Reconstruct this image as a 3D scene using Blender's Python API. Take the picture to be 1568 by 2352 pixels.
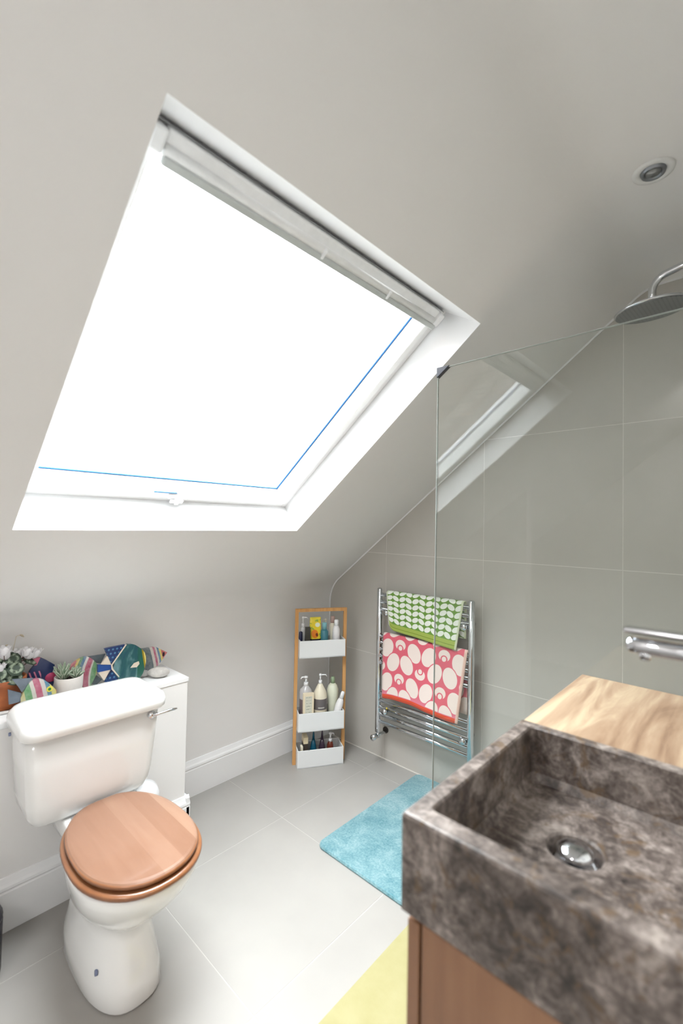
import bpy, bmesh, math, random
from mathutils import Vector, Matrix
random.seed(7)
S = bpy.context.scene
for o in list(bpy.data.objects): bpy.data.objects.remove(o)
COL = S.collection
R = math.radians
# ---------------------------------------------------------------- camera
CAM = Vector((1.9299, -2.1411, 1.3485)); YAW, PITCH, ROLL, FPX = 0.748, 0.0267, 0.0193, 1046.37
fw = Vector((-math.sin(YAW)*math.cos(PITCH), math.cos(YAW)*math.cos(PITCH), math.sin(PITCH)))
rt = Vector((math.cos(YAW), math.sin(YAW), 0)); up = rt.cross(fw)
r2 = rt*math.cos(ROLL)+up*math.sin(ROLL); u2 = -rt*math.sin(ROLL)+up*math.cos(ROLL)
cd = bpy.data.cameras.new('camera'); cam = bpy.data.objects.new('camera', cd); COL.objects.link(cam)
cam.matrix_world = Matrix(((r2.x, u2.x, -fw.x, CAM.x), (r2.y, u2.y, -fw.y, CAM.y), (r2.z, u2.z, -fw.z, CAM.z), (0, 0, 0, 1)))
cd.sensor_fit = 'HORIZONTAL'; cd.sensor_width = 24.0; cd.lens = FPX/1568*24.0
cd.clip_start = 0.02; cd.clip_end = 200
cd.dof.use_dof = True; cd.dof.focus_distance = 2.45; cd.dof.aperture_fstop = 2.4
S.camera = cam
# ---------------------------------------------------------------- world / light / exposure
W = bpy.data.worlds.new('overcast_sky'); S.world = W; W.use_nodes = True
wt = W.node_tree; bg = wt.nodes['Background']; bg.inputs[1].default_value = 32.0
# overcast sky: horizon a third as bright as the zenith, dull ground below the horizon
tc = wt.nodes.new('ShaderNodeTexCoord'); sp_ = wt.nodes.new('ShaderNodeSeparateXYZ'); wt.links.new(tc.outputs['Generated'], sp_.inputs[0])
cr = wt.nodes.new('ShaderNodeValToRGB'); mr_ = wt.nodes.new('ShaderNodeMapRange'); mr_.inputs[1].default_value = -1; wt.links.new(sp_.outputs[2], mr_.inputs[0])
el = cr.color_ramp.elements; el[0].position = 0; el[0].color = (.07, .07, .065, 1); el[1].position = 1; el[1].color = (.95, .97, 1, 1)
e_ = el.new(.49); e_.color = (.07, .07, .065, 1); e_ = el.new(.505); e_.color = (.33, .335, .345, 1)
wt.links.new(mr_.outputs[0], cr.inputs[0]); wt.links.new(cr.outputs[0], bg.inputs[0])
S.view_settings.view_transform = 'Standard'; S.view_settings.look = 'None'
S.view_settings.exposure = 0.30; S.view_settings.gamma = 1.0; S.view_settings.use_curve_mapping = False
ZK, TH = 1.0585, 0.6721            # roof plane: z = ZK + x*tan(TH)
CT, ST, TT = math.cos(TH), math.sin(TH), math.tan(TH)
def rp(s, y, n): return Vector((s*CT - n*ST, y, ZK + s*ST + n*CT))      # roof-local to world
def area_light(name, loc, direction, sx, sy, power, col=(1, 1, 1), portal=False):
    l = bpy.data.lights.new(name, 'AREA'); l.shape = 'RECTANGLE'; l.size = sx; l.size_y = sy; l.energy = power; l.color = col
    if portal: l.cycles.is_portal = True
    o = bpy.data.objects.new(name, l); COL.objects.link(o); o.location = loc
    o.rotation_euler = Vector(direction).to_track_quat('-Z', 'Y').to_euler()
    return o
pl = area_light('skylight_portal', rp(.99, -1.264, .26), (ST, 0, -CT), 1.1, 1.15, 1, portal=True)
# unseen fill light added over the landing to lift the ceiling and walls
area_light('landing_fill_light', (1.35, -3.35, 2.29), (0, 0, -1), .6, .6, 90, (1, .97, .96))

# ---------------------------------------------------------------- node helpers
def lin(c):
    return tuple(((v/255)/12.92 if v/255 <= .04045 else ((v/255+.055)/1.055)**2.4) for v in c)+(1,)
class E:
    def __init__(s, t, k): s.t, s.k = t, k
    def _m(s, op, *a):
        n = s.t.nodes.new('ShaderNodeMath'); n.operation = op
        for i, v in enumerate((s,)+a):
            if isinstance(v, E): s.t.links.new(v.k, n.inputs[i])
            else: n.inputs[i].default_value = v
        return E(s.t, n.outputs[0])
    def __add__(s, o): return s._m('ADD', o)
    def __sub__(s, o): return s._m('SUBTRACT', o)
    def __mul__(s, o): return s._m('MULTIPLY', o)
    def __truediv__(s, o): return s._m('DIVIDE', o)
    def lt(s, o): return s._m('LESS_THAN', o)
    def gt(s, o): return s._m('GREATER_THAN', o)
    def abs(s): return s._m('ABSOLUTE')
    def mod(s, o): return s._m('FLOORED_MODULO', o)
    def floor(s): return s._m('FLOOR')
    def mx(s, o): return s._m('MAXIMUM', o)
    def mn(s, o): return s._m('MINIMUM', o)
    def step(s, edge, w): # smooth 1 when s<edge
        n = s.t.nodes.new('ShaderNodeMapRange'); n.interpolation_type = 'SMOOTHSTEP'
        s.t.links.new(s.k, n.inputs[0]); n.inputs[1].default_value = edge-w; n.inputs[2].default_value = edge+w
        n.inputs[3].default_value = 1; n.inputs[4].default_value = 0
        return E(s.t, n.outputs[0])
def ellipse(u, v, cx, cy, a, b, ang, w=.12):
    c, s = math.cos(ang), math.sin(ang); x = u-cx; y = v-cy
    p = (x*c+y*s)/a; q = (y*c-x*s)/b
    return (p*p+q*q).step(1, w)
def mixc(t, fac, a, b):
    n = t.nodes.new('ShaderNodeMix'); n.data_type = 'RGBA'
    for key, v in ((0, fac), (6, a), (7, b)):
        if isinstance(v, E): t.links.new(v.k, n.inputs[key])
        else: n.inputs[key].default_value = v
    return E(t, n.outputs[2])
def ramp(t, fac, stops, const=False):
    n = t.nodes.new('ShaderNodeValToRGB'); cr = n.color_ramp
    if const: cr.interpolation = 'CONSTANT'
    while len(cr.elements) < len(stops): cr.elements.new(.5)
    for e, (p, c) in zip(cr.elements, stops): e.position = p; e.color = c
    t.links.new(fac.k, n.inputs[0]); return E(t, n.outputs[0])
def noise(t, scale, detail=3, vec=None, stretch=(1, 1, 1), rough=.55, dist=0):
    tc = t.nodes.new('ShaderNodeTexCoord'); mp = t.nodes.new('ShaderNodeMapping'); mp.inputs['Scale'].default_value = stretch
    t.links.new(tc.outputs['Object'], mp.inputs[0])
    n = t.nodes.new('ShaderNodeTexNoise'); n.inputs['Scale'].default_value = scale; n.inputs['Detail'].default_value = detail
    n.inputs['Roughness'].default_value = rough; n.inputs['Distortion'].default_value = dist
    t.links.new(mp.outputs[0], n.inputs['Vector']); return E(t, n.outputs[0])
def coords(t, kind='Object'):
    tc = t.nodes.new('ShaderNodeTexCoord'); sp = t.nodes.new('ShaderNodeSeparateXYZ'); t.links.new(tc.outputs[kind], sp.inputs[0])
    return [E(t, sp.outputs[i]) for i in range(3)]
def base(name, col=(200, 200, 200), rough=.5, metal=0, coat=0, spec=.5, sheen=0):
    m = bpy.data.materials.new(name); m.use_nodes = True; t = m.node_tree; b = t.nodes['Principled BSDF']
    b.inputs['Base Color'].default_value = lin(col); b.inputs['Roughness'].default_value = rough
    b.inputs['Metallic'].default_value = metal; b.inputs['Coat Weight'].default_value = coat; b.inputs['Coat Roughness'].default_value = .05
    b.inputs['Specular IOR Level'].default_value = spec; b.inputs['Sheen Weight'].default_value = sheen
    return m, t, b
def bump(t, b, h, strength=.2, dist=.002):
    n = t.nodes.new('ShaderNodeBump'); n.inputs['Strength'].default_value = strength; n.inputs['Distance'].default_value = dist
    t.links.new(h.k, n.inputs['Height']); t.links.new(n.outputs[0], b.inputs['Normal'])
def setc(t, b, c): t.links.new(c.k, b.inputs['Base Color'])
_c = {}
def plain(name, col, rough=.5, metal=0, coat=0, var=.04, spec=.5):
    if name in _c: return _c[name]
    m, t, b = base(name, col, rough, metal, coat, spec)
    if var:
        a = tuple(max(0, v*(1-var)) for v in lin(col)[:3])+(1,); c = tuple(min(1, v*(1+var)) for v in lin(col)[:3])+(1,)
        setc(t, b, ramp(t, noise(t, 30, 3), [(.3, a), (.7, c)]))
    _c[name] = m; return m
def glassy(name, tint=(235, 245, 240), ior=1.5, rough=.0):
    m = bpy.data.materials.new(name); m.use_nodes = True; t = m.node_tree; t.nodes.clear()
    o = t.nodes.new('ShaderNodeOutputMaterial'); mx = t.nodes.new('ShaderNodeMixShader'); fr = t.nodes.new('ShaderNodeFresnel'); ge = t.nodes.new('ShaderNodeNewGeometry'); mr = t.nodes.new('ShaderNodeMapRange'); t.links.new(ge.outputs['Backfacing'], mr.inputs[0]); mr.inputs[3].default_value = ior; mr.inputs[4].default_value = 1/ior; t.links.new(mr.outputs[0], fr.inputs[0])
    tr = t.nodes.new('ShaderNodeBsdfTransparent'); tr.inputs[0].default_value = lin(tint)
    gl = t.nodes.new('ShaderNodeBsdfGlossy'); gl.inputs['Roughness'].default_value = rough
    t.links.new(fr.outputs[0], mx.inputs[0]); t.links.new(tr.outputs[0], mx.inputs[1]); t.links.new(gl.outputs[0], mx.inputs[2]); t.links.new(mx.outputs[0], o.inputs[0])
    return m
# ---------------------------------------------------------------- materials
m, t, b = base('white_wall_paint', (230, 228, 226), .6); bump(t, b, noise(t, 140, 4), .06, .001); PAINT = m
m, t, b = base('white_gloss_woodwork', (236, 236, 236), .3); GLOSS = m
m, t, b = base('white_window_paint', (240, 240, 240), .3); WINP = m
m, t, b = base('warm_grey_wall_tile', (188, 184, 177), .42)
setc(t, b, ramp(t, noise(t, 2.5, 4, stretch=(1, 1, 1)), [(.3, lin((184, 180, 173))), (.7, lin((191, 187, 180)))])); bump(t, b, noise(t, 260, 3, stretch=(1, 1, .25)), .05, .0006); TILE = m
m, t, b = base('pale_grey_floor_tile', (158, 155, 150), .4)
setc(t, b, ramp(t, noise(t, 3, 4), [(.3, lin((155, 152, 147))), (.7, lin((162, 159, 154)))])); bump(t, b, noise(t, 200, 3), .05, .0006); FTILE = m
GROUT = plain('pale_grout', (216, 212, 206), .85); FGROUT = plain('floor_grout', (182, 179, 174), .85)
m, t, b = base('white_ceramic', (238, 238, 236), .12, coat=.5); CER = m
m, t, b = base('chrome', (215, 218, 222), .07, 1); CHR = m
m, t, b = base('brushed_steel', (190, 190, 188), .28, 1); STEEL = m
m, t, b = base('shower_face_grey', (120, 122, 122), .45)
x, y, z = coords(t); px_ = (x.mod(.011)-.0055); py_ = (y.mod(.011)-.0055); dots = (px_*px_+py_*py_).step(.0000055, .000002)
setc(t, b, mixc(t, dots, lin((118, 120, 120)), lin((96, 98, 98)))); FACE = m
WHITEPL = plain('white_plastic', (236, 237, 238), .3); DARK = plain('dark_rubber', (52, 54, 62), .5)
GREYPL = plain('grey_aluminium_rail', (186, 190, 188), .35)
BLUEG = plain('blue_grey_gasket', (26, 74, 118), .5, spec=.1)
# oak for seat: glued staves running along x
m, t, b = base('varnished_wood_seat', (200, 150, 110), .28, coat=.35)
x, y, z = coords(t)
st = ((y+.013)/.062).floor(); wob = noise(t, 3, 2, stretch=(1, 1, 1))
wn = t.nodes.new('ShaderNodeTexWhiteNoise'); wn.noise_dimensions = '1D'; t.links.new(st.k, wn.inputs['W']); rnd = E(t, wn.outputs[0])
grain = noise(t, 34, 5, stretch=(.12, 1, 1), dist=.6); cloud = noise(t, 9, 3, stretch=(.5, 1, 1))
f = rnd*.42+grain*.35+cloud*.3
setc(t, b, ramp(t, f, [(.2, lin((118, 84, 64))), (.5, lin((130, 97, 78))), (.8, lin((142, 112, 92)))])); SEATW = m
m, t, b = base('varnished_wood_shaded_edge', (190, 128, 76), .28, coat=.35)
setc(t, b, ramp(t, noise(t, 30, 4, stretch=(.2, 1, 1)), [(.3, lin((122, 76, 46))), (.7, lin((140, 94, 62)))])); SEATSH = m  # same wood as the lid, weaker light at the rim put into the colour
m, t, b = base('pale_figured_wood_top', (222, 190, 150), .38, coat=.15)
g1 = noise(t, 13, 5, stretch=(1, .14, 1), dist=1.3, rough=.6); g2 = noise(t, 60, 4, stretch=(1, .06, 1), dist=.4)
setc(t, b, ramp(t, g1*.78+g2*.22, [(.36, lin((110, 84, 64))), (.45, lin((141, 115, 92))), (.53, lin((156, 132, 108))), (.62, lin((176, 157, 130)))])); TOPW = m
m, t, b = base('brown_walnut_veneer', (150, 106, 74), .4, coat=.1)
g1 = noise(t, 5, 5, stretch=(1, 1, .35), dist=.8); g2 = noise(t, 60, 4, stretch=(1, 1, .05))
setc(t, b, ramp(t, g1*.7+g2*.3, [(.3, lin((112, 78, 54))), (.5, lin((132, 94, 67))), (.72, lin((148, 110, 80)))])); CABW = m
m, t, b = base('bamboo', (206, 152, 92), .4)
setc(t, b, ramp(t, noise(t, 60, 3, stretch=(1, 1, .06)), [(.3, lin((196, 142, 84))), (.7, lin((214, 164, 104)))])); BAMB = m
# stone
m, t, b = base('mottled_grey_brown_limestone', (110, 100, 92), .42)
n1 = noise(t, 8, 6, rough=.65, dist=.8); n2 = noise(t, 30, 6, rough=.7, dist=1.0); n3 = noise(t, 140, 3)
f = n1*.42+n2*.42+n3*.16
c1 = ramp(t, f, [(.38, lin((38, 32, 29))), (.46, lin((72, 63, 58))), (.52, lin((104, 94, 88))), (.58, lin((138, 128, 121))), (.66, lin((170, 158, 148)))])
n4 = noise(t, 16, 5, rough=.7, dist=2.0)
c2 = mixc(t, n4.step(.40, .06)*.75, c1, lin((92, 72, 50)))
setc(t, b, c2); bump(t, b, f, .35, .003); STONE = m
# rugs
m, t, b = base('teal_cotton_pile', (140, 200, 208), .95, sheen=.3)
f = noise(t, 9, 4, rough=.7, dist=.5)*.6+noise(t, 120, 3)*.4
setc(t, b, ramp(t, f, [(.36, lin((70, 124, 134))), (.5, lin((108, 150, 157))), (.62, lin((138, 170, 175)))])); bump(t, b, noise(t, 300, 3), .8, .004); TEAL = m
m, t, b = base('yellow_felt_mat', (205, 194, 124), .9)
setc(t, b, ramp(t, noise(t, 14, 4), [(.3, lin((152, 146, 102))), (.7, lin((160, 154, 114)))])); bump(t, b, noise(t, 300, 3), .3, .002); YEL = m
# towels (UV is in metres: u across, v downwards from the fold)
m, t, b = base('green_leaf_towel', (120, 160, 60), .95, sheen=.2)
u, v, _ = coords(t, 'UV')
v0 = v-.004; a = (u.mod(.0845)-.04225).abs(); q = v0.mod(.0312)-.0156
leaf = ellipse(a, q, .0205, -.0005, .0212, .0122, .40, .14)
inb = v0.step(.156, .0006)
bgc = mixc(t, v0.step(.157, .001), lin((156, 174, 78)), lin((104, 146, 58)))
ln = ((v-.180).abs()).step(.0016, .0008)
bgc = mixc(t, ln, bgc, lin((118, 140, 44)))
col = mixc(t, leaf*inb, bgc, lin((232, 236, 226)))
edge = (u-.008).step(0, .004).mx(((u-.452)*-1).step(0, .004))
col = mixc(t, edge, col, lin((214, 222, 190)))
setc(t, b, col); bump(t, b, noise(t, 500, 2), .4, .002); GREEN = m
m, t, b = base('pink_leaf_towel', (215, 110, 120), .95, sheen=.2)
u, v, _ = coords(t, 'UV')
CW, CH = .268, .190
def motif(u, v, u0, v0, sgn, k=1):
    a = ((u-(u0-CW/2)).mod(CW)-CW/2).abs(); h = ((v-(v0-CH/2)).mod(CH)-CH/2)
    hh = h*sgn; low = (hh+.06).mod(CH)-.06
    leafp = ellipse(a, hh, .0450, -.003, .0398*k, .0535*k, -.42, .05)
    cup = ellipse(a, low, 0, .083, .033*k, .029*k, 0, .07)*(ellipse(a, low, 0, .102, .0205, .021, 0, .07)*-1+1)
    dot = ellipse(a, low, 0, .100, .0125, .0130, 0, .12)
    return leafp.mx(cup).mx(dot)
pat = motif(u, v, .12, .139, 1).mx(motif(u, v, .254, .058, -1)*(motif(u, v, .12, .139, 1, 1.12)*-1+1))
bgc = lin((214, 96, 112)); band = lin((214, 74, 42))
paton = v.step(.318, .001)
low = mixc(t, v.step(.298, .03), lin((216, 122, 140)), bgc)
col = mixc(t, pat*paton, low, lin((232, 216, 208)))
col = mixc(t, v.step(.322, .002), band, col)
ln = ((v-.336).abs()).step(.0012, .0006); col = mixc(t, ln, col, lin((170, 62, 34)))
col = mixc(t, ((u-.492)*-1).step(0, .003), col, lin((226, 190, 176)))
setc(t, b, col); bump(t, b, noise(t, 500, 2), .4, .002); PINK = m
SHGLASS = glassy('clear_shower_glass', (250, 252, 251), 1.5)
WGLASS = glassy('window_glass', (250, 252, 252), 1.45)

# ---------------------------------------------------------------- mesh helpers (world coordinates)
def link(name, bm, mat, parent=None, smooth=False, mats=None):
    me = bpy.data.meshes.new(name)
    bmesh.ops.recalc_face_normals(bm, faces=bm.faces)
    off = parent.matrix_world.translation if parent else None
    if parent and parent.parent: off = parent.location + parent.parent.location
    elif parent: off = parent.location
    if off is not None: bmesh.ops.translate(bm, verts=bm.verts, vec=-Vector(off))
    bm.to_mesh(me); bm.free()
    if smooth:
        for p in me.polygons: p.use_smooth = True
    for mm in (mats or [mat]): me.materials.append(mm)
    o = bpy.data.objects.new(name, me); COL.objects.link(o)
    if parent: o.parent = parent
    return o
def thing(name, loc, label, cat, group=None):
    o = bpy.data.objects.new(name, None); COL.objects.link(o); o.location = loc; o.empty_display_size = .05
    o['label'] = label; o['category'] = cat
    if group: o['group'] = group
    return o
def tag(o, label, cat, group=None):
    o['label'] = label; o['category'] = cat
    if group: o['group'] = group
    return o
def rebase(o, loc):   # move the origin of a top-level mesh
    o.data.transform(Matrix.Translation(-Vector(loc))); o.location = loc; return o
def structure(name, bm, mat, smooth=False, parent=None):
    o = link(name, bm, mat, parent, smooth)
    if not parent: o['kind'] = 'structure'
    return o
def box(bm, lo, hi, bev=0, M=None, seg=2):
    r = bmesh.ops.create_cube(bm, size=1)['verts']
    c = [(a+b_)/2 for a, b_ in zip(lo, hi)]; s = [abs(b_-a) for a, b_ in zip(lo, hi)]
    for v in r: v.co = Vector((v.co.x*s[0]+c[0], v.co.y*s[1]+c[1], v.co.z*s[2]+c[2]))
    if bev:
        es = list({e for v in r for e in v.link_edges})
        nv = bmesh.ops.bevel(bm, geom=es, offset=bev, segments=seg, profile=.5, affect='EDGES')['verts']
        r = list(set([v for v in r if v.is_valid]+nv))
    if M is not None:
        for v in r: v.co = M @ v.co
    return r
def bx(lo, hi, bev=0, M=None, seg=2):
    bm = bmesh.new(); box(bm, lo, hi, bev, M, seg); return bm
def tube(bm, pts, r, seg=14, cap=True):
    pts = [Vector(p) for p in pts]; rs = r if isinstance(r, (list, tuple)) else [r]*len(pts); rings = []
    nrm = None
    for i, p in enumerate(pts):
        d = (pts[min(i+1, len(pts)-1)]-pts[max(i-1, 0)]).normalized()
        if nrm is None: nrm = d.orthogonal().normalized()
        nrm = (nrm-d*nrm.dot(d)).normalized(); bi = d.cross(nrm)
        rings.append([bm.verts.new(p+(nrm*math.cos(2*math.pi*k/seg)+bi*math.sin(2*math.pi*k/seg))*rs[i]) for k in range(seg)])
    skin(bm, rings, cap)
def skin(bm, rings, cap=True, closed=True):
    n = len(rings[0])
    for a, b_ in zip(rings, rings[1:]):
        for k in range(n if closed else n-1): bm.faces.new((a[k], a[(k+1) % n], b_[(k+1) % n], b_[k]))
    if cap:
        if len(rings[0]) > 2: bm.faces.new(rings[0][::-1]); bm.faces.new(rings[-1])
def loft(bm, rings, cap=True): skin(bm, [[bm.verts.new(p) for p in r_] for r_ in rings], cap)
def lathe(bm, prof, c, seg=20, M=None, cap=True):   # prof (r, z)
    rings = []
    for r_, z_ in prof:
        ring = []
        for k in range(seg):
            p = Vector((r_*math.cos(2*math.pi*k/seg), r_*math.sin(2*math.pi*k/seg), z_))
            if M is not None: p = M @ p
            ring.append(p+Vector(c))
        rings.append(ring)
    loft(bm, rings, cap)
def sup(cx, cy, a, b_, n, z, seg=40, af=None):    # superellipse ring, af = radius on the +x side
    out = []
    for k in range(seg):
        th = 2*math.pi*k/seg; c, s = math.cos(th), math.sin(th)
        aa = (af if (af and c > 0) else a)
        out.append(Vector((cx+aa*math.copysign(abs(c)**(2/n), c), cy+b_*math.copysign(abs(s)**(2/n), s), z)))
    return out
def prism(bm, poly, offset):    # poly: list of Vector, extruded by offset vector
    a = [bm.verts.new(p) for p in poly]; b_ = [bm.verts.new(Vector(p)+Vector(offset)) for p in poly]
    n = len(a); bm.faces.new(a[::-1]); bm.faces.new(b_)
    for k in range(n): bm.faces.new((a[k], a[(k+1) % n], b_[(k+1) % n], b_[k]))
def bevel_all(bm, w, seg=2, ang=30):
    es = [e for e in bm.edges if len(e.link_faces) == 2 and e.calc_face_angle(0) > R(ang)]
    bmesh.ops.bevel(bm, geom=es, offset=w, segments=seg, profile=.5, affect='EDGES', clamp_overlap=True)
def clip(poly, nx, nz, d):      # keep nx*x+nz*z <= d
    out = []
    for i, p in enumerate(poly):
        q = poly[(i+1) % len(poly)]; fp = nx*p[0]+nz*p[1]-d; fq = nx*q[0]+nz*q[1]-d
        if fp <= 0: out.append(p)
        if fp*fq < 0:
            k = fp/(fp-fq); out.append((p[0]+(q[0]-p[0])*k, p[1]+(q[1]-p[1])*k))
    return out
# ---------------------------------------------------------------- room section
XL, XR, YB, ZC = -.145, 2.06, -4.2, 2.3234
def arc(P, d0, d1, r, n):    # fillet at P between incoming dir d0 and outgoing dir d1
    ang = d0.angle(d1); tl = r*math.tan(ang/2); a = P-d0*tl; cr = d0.x*d1.y-d0.y*d1.x
    nrm = Vector((-d0.y, d0.x))*(1 if cr > 0 else -1); c = a+nrm*r; out = []
    for k in range(n+1):
        th = ang*k/n*(1 if cr > 0 else -1); v = a-c
        out.append(c+Vector((v.x*math.cos(th)-v.y*math.sin(th), v.x*math.sin(th)+v.y*math.cos(th))))
    return out
d_up, d_sl, d_fl = Vector((0, 1)), Vector((CT, ST)), Vector((1, 0))
a1 = arc(Vector((XL, ZK+XL*TT)), d_up, d_sl, .20, 18)
a2 = arc(Vector(((ZC-ZK)/TT, ZC)), d_sl, d_fl, .16, 16)
O1, O2, OY1, OY2 = .4088, 1.5704, -1.817, -.711
prof = [('a', p) for p in a1]+[('s', Vector((O1*CT, ZK+O1*ST))), ('s', Vector((O2*CT, ZK+O2*ST)))]+[('a', p) for p in a2]+[('f', Vector((XR, ZC)))]
bm = bmesh.new(); ys = [YB, OY1, OY2, 0.0]
g = [[bm.verts.new((p.x, y_, p.y)) for y_ in ys] for _, p in prof]
hole = len(a1)
for i in range(len(g)-1):
    for j in range(3):
        if i == hole and j == 1: continue
        bm.faces.new((g[i][j], g[i][j+1], g[i+1][j+1], g[i+1][j]))
structure('ceiling', bm, PAINT)
zk0 = a1[0].y
structure('wall_left', bx((XL-.1, YB, -.02), (XL, .05, zk0)), PAINT)
# floor and its tiles
fl = structure('floor', bx((XL-.1, YB, -.06), (XR+.1, .05, -.0006)), FGROUT)
tm = {}
def tile_obj(name, poly3, off, mat, parent):
    bm = bmesh.new(); prism(bm, poly3, off); return link(name, bm, mat, parent)
def clipbox(poly, x0, x1, z0, z1):
    for nx, nz, d in ((-1, 0, -x0), (1, 0, x1), (0, -1, -z0), (0, 1, z1)): poly = clip(poly, nx, nz, d) if poly else poly
    return poly
G = .0016
for i in range(-1, 4):
    for j in range(-1, 8):
        x0 = .304+.6*(i-1)+.0; y1 = -.153-.597*(j-1)+0; y0 = y1-.597
        p = clipbox([(x0+G, y0+G), (x0+.6-G, y0+G), (x0+.6-G, y1-G), (x0+G, y1-G)], XL, XR, YB, 0)
        if len(p) > 2 and y1 > YB: tile_obj('tile', [Vector((a, b_, 0)) for a, b_ in p], (0, 0, -.008), FTILE, fl)
# far tiled wall
sect = [(-1, 0, -XL), (0, 1, ZC), (-ST, CT, ZK*CT)]
for a, b_ in zip(a1, a1[1:]):
    d = (b_-a).normalized(); sect.append((-d.y, d.x, -d.y*a.x+d.x*a.y))
def wall_poly(poly, inset=0):
    for nx, nz, d in sect+[(1, 0, XR)]:
        poly = clip(poly, nx, nz, d-inset) if len(poly) > 2 else []
    return poly
full = wall_poly([(XL-.5, -.02), (XR+.5, -.02), (XR+.5, 3), (XL-.5, 3)])
bm = bmesh.new(); prism(bm, [Vector((a, .0007, c)) for a, c in full], (0, .06, 0))
wf = structure('wall_back', bm, GROUT)
for i in range(-1, 4):
    for j in range(0, 5):
        x0 = .3077+.6*(i-1); z0 = -.0177+.6*j
        p = wall_poly([(x0+G, z0+G), (x0+.6-G, z0+G), (x0+.6-G, z0+.6-G), (x0+G, z0+.6-G)])
        if p: p = clip(p, 0, -1, 0)
        if len(p) > 2: tile_obj('tile', [Vector((a, 0, c)) for a, c in p], (0, .006, 0), TILE, wf)
# right wall: tiled beside the shower and vanity
wr = structure('wall_right', bx((XR+.0015, YB, -.02), (XR+.1, .05, 2.6)), GROUT)
for i in range(0, 3):
    for j in range(0, 4):
        y1 = -.6*i; z0 = -.0177+.6*j
        p = clipbox([(y1-.6+G, z0+G), (y1-G, z0+G), (y1-G, z0+.6-G), (y1-.6+G, z0+.6-G)], -1.8, 0, 0, ZC)
        if len(p) > 2: tile_obj('tile', [Vector((XR, a, c)) for a, c in p], (.006, 0, 0), TILE, wr)
bm = bmesh.new(); box(bm, (XR-.001, YB, 0), (XR+.002, -1.8, ZC)); link('plaster', bm, PAINT, wr)
# wall behind the photographer: stub of wall, then the landing
def sectwall(name, y0, y1, x1, mat=PAINT):
    p = clip(full, 1, 0, x1); bm = bmesh.new(); prism(bm, [Vector((a, y0, c)) for a, c in p], (0, y1-y0, 0)); return structure(name, bm, mat)
sectwall('wall_front', -2.72, -2.62, .70)
sectwall('wall_landing', YB-.1, YB+.001, XR)
# white edging bead where the tiles meet plaster
bm = bmesh.new()
path = [Vector((XL, .0))]+[p for _, p in prof if True]
inn = []
for i, p in enumerate(path):
    a = path[max(i-1, 0)]; c = path[min(i+1, len(path)-1)]; d = (c-a).normalized(); inn.append(p+Vector((d.y, -d.x))*.007)
rings = [[bm.verts.new((p.x, 0, p.y)), bm.verts.new((p.x, -.003, p.y)), bm.verts.new((q_.x, -.003, q_.y)), bm.verts.new((q_.x, 0, q_.y))] for p, q_ in zip(path, inn)]
skin(bm, rings, False); structure('trim_1', bm, GLOSS)
# pale sealant line along the foot of the tiled wall
structure('trim_2', bx((XL, -.004, 0), (XR, 0, .004)), GROUT)
# baseboard on knee wall
def skirting(name, x0, ya, yb, h=.173):
    pr_ = [(0, 0), (.016, 0), (.016, h-.045), (.0145, h-.042), (.0145, h-.038), (.017, h-.034), (.016, h-.026), (.011, h-.018), (.0075, h-.008), (.005, h), (0, h)]
    bm = bmesh.new(); loft(bm, [[Vector((x0+a, y_, c)) for a, c in pr_] for y_ in (ya, yb)]); return bm
structure('baseboard_left', skirting('b', XL, -1.125, -.003), GLOSS)
# boxed-in ledge behind the toilet
LX, LY, LZ = .10, -1.125, .675
lg = thing('boxed_ledge', (-.02, -1.9, 0), 'white boxed-in ledge along the low wall behind the toilet cistern', 'ledge')
link('front_panel', bx((XL, -2.62, 0), (LX, LY, LZ-.018), .0015), PAINT, lg)
link('shelf_top', bx((XL, -2.62, LZ-.018), (LX+.003, LY+.003, LZ), .0015), GLOSS, lg)
bm = skirting('x', LX, -2.62, LY+.018, .17); link('skirting_board', bm, GLOSS, lg)
bm = bmesh.new(); box(bm, (XL+.02, LY, 0), (LX+.016, LY+.016, .165), .002); link('skirting_return', bm, GLOSS, lg)

# ---------------------------------------------------------------- skylight
def rbox(bm, s0, s1, y0, y1, n0, n1, bev=0):
    M = Matrix(((CT, 0, -ST, 0), (0, 1, 0, 0), (ST, 0, CT, ZK), (0, 0, 0, 1)))
    return box(bm, (s0, y0, n0), (s1, y1, n1), bev, M)
def ring(bm, s0, s1, y0, y1, w, n0, n1, bev=.002):
    rbox(bm, s0, s1, y0, y0+w, n0, n1, bev); rbox(bm, s0, s1, y1-w, y1, n0, n1, bev)
    rbox(bm, s0, s0+w, y0+w, y1-w, n0, n1, bev); rbox(bm, s1-w, s1, y0+w, y1-w, n0, n1, bev)
RD = .145
O2F = 1.516     # head lining slopes in to the window frame
bm = bmesh.new()    # plaster reveal: four thin slabs starting flush at the ceiling
def rpoly(pts, y0, y1):
    prism(bm, [rp(a, y0, n) for a, n in pts], (0, y1-y0, 0))
rbox(bm, O1-.02, O1, OY1-.02, OY2+.02, 0.0005, RD+.03)
rpoly([(O2, .0005), (O2+.02, .0005), (O2F+.02, RD), (O2F+.02, RD+.03), (O2F, RD+.03), (O2F, RD)], OY1-.02, OY2+.02)
rbox(bm, O1, O2+.015, OY1-.02, OY1, 0.0005, RD+.03); rbox(bm, O1, O2+.015, OY2, OY2+.02, 0.0005, RD+.03)
structure('trim_3', bm, GLOSS)
win = bpy.data.objects.new('window_1', None); COL.objects.link(win); win.location = rp((O1+O2)/2, (OY1+OY2)/2, RD); win['kind'] = 'structure'
bm = bmesh.new(); ring(bm, O1, O2F, OY1, OY2, .024, RD, RD+.10); link('window_frame', bm, WINP, win)
f1, f2, fy1, fy2 = O1+.028, O2F-.028, OY1+.028, OY2-.028
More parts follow.
